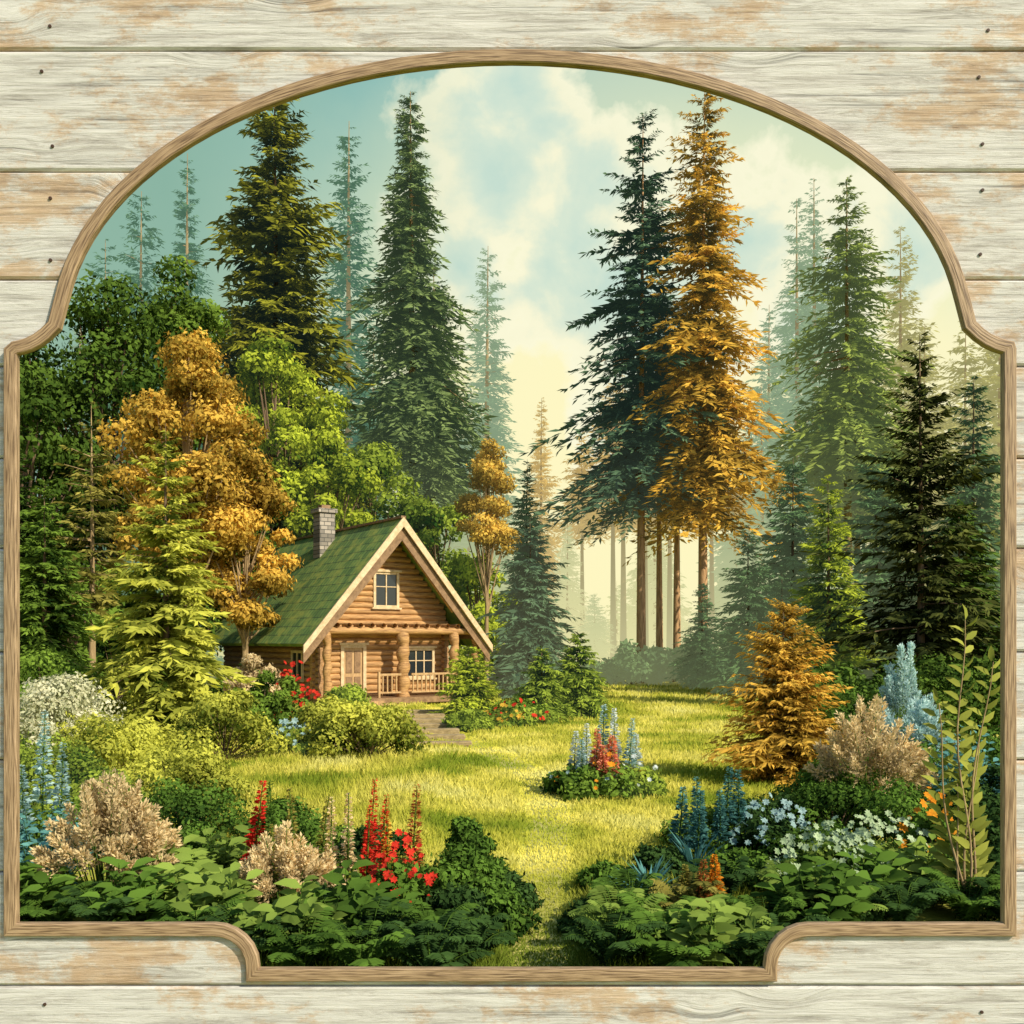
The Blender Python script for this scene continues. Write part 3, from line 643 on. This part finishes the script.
def framemesh():
    lay=[(0,WY-.0005),(0,WY-.010),(.002,WY-.012),(.012,WY-.0125),(.024,WY-.012),(.026,WY-.010),(.026,WY+.003),(.012,WY+.003)]
    V=[];n=len(O)
    for d,y in lay:
        for p in offset(O,d): V.append((p[0],y,p[1]))
    Fq=[]
    for k in range(len(lay)-1):
        for i in range(n): Fq.append((k*n+i,k*n+(i+1)%n,(k+1)*n+(i+1)%n,(k+1)*n+i))
    m=bpy.data.meshes.new('picture_frame'); m.from_pydata(V,[],Fq)
    uv=m.uv_layers.new(name='UVMap'); per=np.concatenate([[0],np.cumsum(np.linalg.norm(np.roll(O,-1,0)-O,axis=1))])
    for p in m.polygons:
        k=p.index//n; i=p.index%n
        for l,(s,t) in zip(p.loop_indices,((i,k),(i+1,k),(i+1,k+1),(i,k+1))): uv.data[l].uv=(per[s],[0,.01,.013,.023,.035,.038,.05,.06][t])
    return m
def framemat():
    N=NT('frame_oak'); tc=N.n('ShaderNodeTexCoord'); mp=N.n('ShaderNodeMapping'); mp.inputs['Scale'].default_value=(7,150,1); N.l(tc.outputs['UV'],mp.inputs[0])
    no=N.n('ShaderNodeTexNoise',i_Scale=2.4,i_Detail=6.,i_Distortion=.3); N.l(mp.outputs[0],no.inputs['Vector'])
    c=ramp(N,no.outputs[0],[(.35,(.14,.085,.045)),(.5,(.33,.22,.125)),(.66,(.47,.33,.2))])
    p=N.n('ShaderNodeBsdfPrincipled',i_Roughness=.6); N.l(c,p.inputs['Base Color'])
    bp=N.n('ShaderNodeBump',i_Strength=.35,i_Distance=.004); N.l(no.outputs[0],bp.inputs['Height']); N.l(bp.outputs[0],p.inputs['Normal'])
    N.l(p.outputs[0],N.out.inputs[0]); return N.m
fr=framemesh(); fr.materials.append(framemat()); link(bpy.data.objects.new('wooden_frame',fr))
def plankmat():
    N=NT('weathered_whitewash'); tc=N.n('ShaderNodeTexCoord'); oi=N.n('ShaderNodeObjectInfo')
    of=N.n('ShaderNodeVectorMath',operation='SCALE'); of.inputs[0].default_value=(37,0,11); N.l(oi.outputs['Random'],of.inputs['Scale'])
    ad=N.n('ShaderNodeVectorMath',operation='ADD'); N.l(tc.outputs['Object'],ad.inputs[0]); N.l(of.outputs[0],ad.inputs[1])
    mk_=N.n('ShaderNodeMapping'); mk_.inputs['Scale'].default_value=(2.6,0.001,5.2); N.l(ad.outputs[0],mk_.inputs[0])
    vo=N.n('ShaderNodeTexVoronoi',i_Scale=1.0,i_Randomness=1.0); N.l(mk_.outputs[0],vo.inputs['Vector'])
    kd=ramp(N,vo.outputs['Distance'],[(0,1.),(.09,.75),(.3,.0)],'EASE')
    kx=N.n('ShaderNodeVectorMath',operation='SCALE'); kx.inputs[0].default_value=(0,0,.035); N.l(kd,kx.inputs['Scale'])
    ad2=N.n('ShaderNodeVectorMath',operation='ADD'); N.l(ad.outputs[0],ad2.inputs[0]); N.l(kx.outputs[0],ad2.inputs[1])
    mg=N.n('ShaderNodeMapping'); mg.inputs['Scale'].default_value=(3.5,1,42); N.l(ad2.outputs[0],mg.inputs[0])
    g=N.n('ShaderNodeTexNoise',i_Scale=1.8,i_Detail=14.,i_Roughness=.8,i_Distortion=.6); N.l(mg.outputs[0],g.inputs['Vector'])
    mf=N.n('ShaderNodeMapping'); mf.inputs['Scale'].default_value=(1.6,1,80); N.l(ad2.outputs[0],mf.inputs[0])
    g2=N.n('ShaderNodeTexNoise',i_Scale=1.3,i_Detail=5.,i_Roughness=.7,i_Distortion=.3); N.l(mf.outputs[0],g2.inputs['Vector'])
    mw=N.n('ShaderNodeMapping'); mw.inputs['Scale'].default_value=(1.,1,2.); N.l(ad.outputs[0],mw.inputs[0])
    w=N.n('ShaderNodeTexNoise',i_Scale=2.8,i_Detail=10.,i_Roughness=.78); N.l(mw.outputs[0],w.inputs['Vector'])
    base=ramp(N,g.outputs[0],[(.3,(.24,.22,.2)),(.42,(.46,.44,.41)),(.52,(.64,.63,.6)),(.72,(.78,.77,.75))])
    wear=ramp(N,w.outputs[0],[(.5,0.),(.57,.7),(.72,.95)])
    bare=ramp(N,g.outputs[0],[(.3,(.2,.12,.06)),(.5,(.5,.32,.17)),(.7,(.7,.52,.32))])
    c=mixc(N,wear,base,bare)
    fine=ramp(N,g2.outputs[0],[(.33,.22),(.4,.75),(.47,1.)])
    c=mixc(N,.7,c,fine,'MULTIPLY')
    kn=ramp(N,vo.outputs['Distance'],[(.0,.95),(.035,.75),(.06,0.)])
    c=mixc(N,kn,c,(.13,.065,.025))
    p=N.n('ShaderNodeBsdfPrincipled',i_Roughness=.8); N.l(c,p.inputs['Base Color'])
    h=N.math('ADD',g.outputs[0],g2.outputs[0])
    bp=N.n('ShaderNodeBump',i_Strength=.5,i_Distance=.006); N.l(h,bp.inputs['Height']); N.l(bp.outputs[0],p.inputs['Normal'])
    N.l(p.outputs[0],N.out.inputs[0]); return N.m
pm=plankmat()
wall=bpy.data.objects.new('wooden_plank_wall',None); link(wall)
C0=offset(O,.008); nC=len(C0)
def span(z):
    xs=[]
    for i in range(nC):
        a=C0[i];b=C0[(i+1)%nC]
        if (a[1]<=z)!=(b[1]<=z): xs.append(a[0]+(b[0]-a[0])*(z-a[1])/(b[1]-a[1]))
    return (min(xs),max(xs)) if len(xs)>=2 else None
def plank(z0,z1,dy):
    e=1e-5
    lv=[z0,z0+.002,z0+.006,z1-.006,z1-.002,z1]+[p[1] for p in C0 if z0+.0065<p[1]<z1-.0065]+[z0+(z1-z0)*k/8 for k in range(1,8)]
    lv=sorted(set(np.round(lv,5)))
    def yf(z):
        d=min(z-z0,z1-z); return WY+dy+(.014 if d<.001 else .003 if d<.004 else 0)
    V=[];Fq=[]
    def quad(a,b,c,d):
        k=len(V); V.extend([a,b,c,d]); Fq.append((k,k+1,k+2,k+3))
    yb=WY+.018
    for za,zb in zip(lv[:-1],lv[1:]):
        if zb-za<2*e: continue
        sa,sb=span(za+e),span(zb-e)
        if sa and sb: segs=[((-3.4,sa[0]),(-3.4,sb[0])),((sa[1],3.4),(sb[1],3.4))]
        else: segs=[((-3.4,3.4),(-3.4,3.4))]
        for (a0,a1),(b0,b1) in segs:
            quad((a0,yf(za),za),(a1,yf(za),za),(b1,yf(zb),zb),(b0,yf(zb),zb))
            quad((a1,yb,za),(a0,yb,za),(b0,yb,zb),(b1,yb,zb))
            quad((a1,yf(za),za),(a1,yb,za),(b1,yb,zb),(b1,yf(zb),zb))
            quad((a0,yb,za),(a0,yf(za),za),(b0,yf(zb),zb),(b0,yb,zb))
    m=bpy.data.meshes.new('plank'); m.from_pydata(V,[],Fq); return m
rows=[-180,-68,50,171,279,366,458,548,652,760,872,986,1096,1210,1330,1450,1570,1690,1810,1890]
r=np.random.default_rng(21)
nails=MB()
for i in range(len(rows)-1):
    z1=2.5+(640-rows[i])*.002; z0=2.5+(640-rows[i+1])*.002
    part('plank',plank(z0,z1,r.uniform(-.001,.001)),pm,wall)
    for x in (-.93,.945,-2.1,2.1,-3.2,3.2):
        if abs(x)<1 and 250<rows[i]<960: continue
        for zz in (z0+.045,z1-.045):
            x_=x+r.uniform(-.012,.012); z_=zz+r.uniform(-.01,.01)
            nails.tube([(x_,WY-.0025,z_),(x_,WY-.0022,z_)],[.0003,.0034],8); nails.tube([(x_,WY-.0022,z_),(x_,WY+.01,z_)],[.0034,.0034],8)
nm=NT('rusty_nail'); pp_=nm.n('ShaderNodeBsdfPrincipled',i_Roughness=.7); pp_.inputs['Base Color'].default_value=(.06,.03,.018,1); nm.l(pp_.outputs[0],nm.out.inputs[0])
no_=nails.build('nail_heads',[nm.m]); no_.parent=wall
part('wall_batten',boxmesh([(x-.04,x+.04,WY+.03,WY+.08,0,4.1) for x in(-3.2,-2.1,-1.15,1.15,2.1,3.2)]),trimd,wall)
# ------------------------------------------------------------------ light, sky, camera
s=Vector((.62,-.52,.6)).normalized()
ld=bpy.data.lights.new('sun','SUN'); ld.energy=5.0; ld.angle=math.radians(.6); ld.color=(1,.9,.7)
lo=link(bpy.data.objects.new('sun',ld)); lo.rotation_euler=s.to_track_quat('Z','Y').to_euler()
wd=bpy.data.worlds.new('World'); scene.world=wd; wd.use_nodes=True; t=wd.node_tree; t.nodes.clear()
class W(NT):
    def __init__(s): s.t=t
N=W(); out=N.n('ShaderNodeOutputWorld'); bg=N.n('ShaderNodeBackground',i_Strength=.13)
sky=N.n('ShaderNodeTexSky',sky_type='NISHITA',sun_disc=False); sky.sun_elevation=math.asin(s.z); sky.sun_rotation=math.atan2(s.x,s.y)
tc=N.n('ShaderNodeTexCoord'); nv=N.n('ShaderNodeVectorMath',operation='NORMALIZE'); N.l(tc.outputs['Generated'],nv.inputs[0])
sp=N.n('ShaderNodeSeparateXYZ'); N.l(nv.outputs[0],sp.inputs[0])
no=N.n('ShaderNodeTexNoise',i_Scale=9.,i_Detail=7.,i_Roughness=.55,i_Distortion=.2); N.l(nv.outputs[0],no.inputs['Vector'])
K8=1/.13
elev=N.n('ShaderNodeMath',operation='MULTIPLY_ADD'); N.l(no.outputs[0],elev.inputs[0]); elev.inputs[1].default_value=-.1
N.l(N.math('ADD',sp.outputs[2],.05),elev.inputs[2])
grad=ramp(N,elev.outputs[0],[(0.,(.95,.88,.48)),(.12,(1.,.94,.56)),(.27,(.95,.92,.6)),(.37,(.62,.78,.6)),(.48,(.3,.55,.52)),(1,(.12,.28,.42))])
dp=N.n('ShaderNodeVectorMath',operation='DOT_PRODUCT'); g=Vector((.14,.95,.2)).normalized(); dp.inputs[1].default_value=g; N.l(nv.outputs[0],dp.inputs[0])
grad=mixc(N,ramp(N,dp.outputs['Value'],[(.92,0.),(.995,.8)]),grad,(1.0,.93,.54))
f=None
for (dx,dz,rr) in [(.03,.52,.08),(-.01,.45,.10),(.07,.46,.09),(.06,.39,.10),(.12,.36,.09),(-.05,.37,.09),(.24,.4,.08),(.32,.36,.08),(.15,.28,.09),(.4,.38,.07)]:
    v=Vector((dx,1,dz)).normalized()
    d=N.n('ShaderNodeVectorMath',operation='DISTANCE'); d.inputs[1].default_value=v; N.l(nv.outputs[0],d.inputs[0])
    x=N.math('SUBTRACT',1.,N.math('DIVIDE',d.outputs['Value'],rr))
    f=x if f is None else N.math('MAXIMUM',f,x)
ff=N.math('ADD',f,N.mr(no.outputs[0],.3,.7,-.6,.6))
cmask=N.mr(ff,.0,.22,0,.92)
clc=ramp(N,ff,[(.05,(1.,.97,.72)),(.35,(.95,.93,.68)),(.65,(.68,.8,.66)),(1.,(.55,.73,.64))])
lf=N.mr(sp.outputs[0],-.03,-.3,0,.9)
vis=mixc(N,cmask,grad,clc)
vis=mixc(N,lf,vis,(.23,.43,.34))
visS=N.n('ShaderNodeVectorMath',operation='SCALE'); N.l(vis,visS.inputs[0]); visS.inputs['Scale'].default_value=K8
fin=mixc(N,N.mr(sp.outputs[1],.2,.6,0,1),sky.outputs[0],visS.outputs[0])
N.l(fin,bg.inputs[0]); N.l(bg.outputs[0],out.inputs[0])
cd=bpy.data.cameras.new('camera'); cd.sensor_width=36; cd.lens=35.156; cd.shift_y=.125; cd.clip_start=.05; cd.clip_end=3000
co=link(bpy.data.objects.new('camera',cd)); co.location=(0,0,2.5); co.rotation_euler=(pi/2,0,0); scene.camera=co
scene.view_settings.view_transform='Standard'; scene.view_settings.look='None'; scene.view_settings.exposure=0
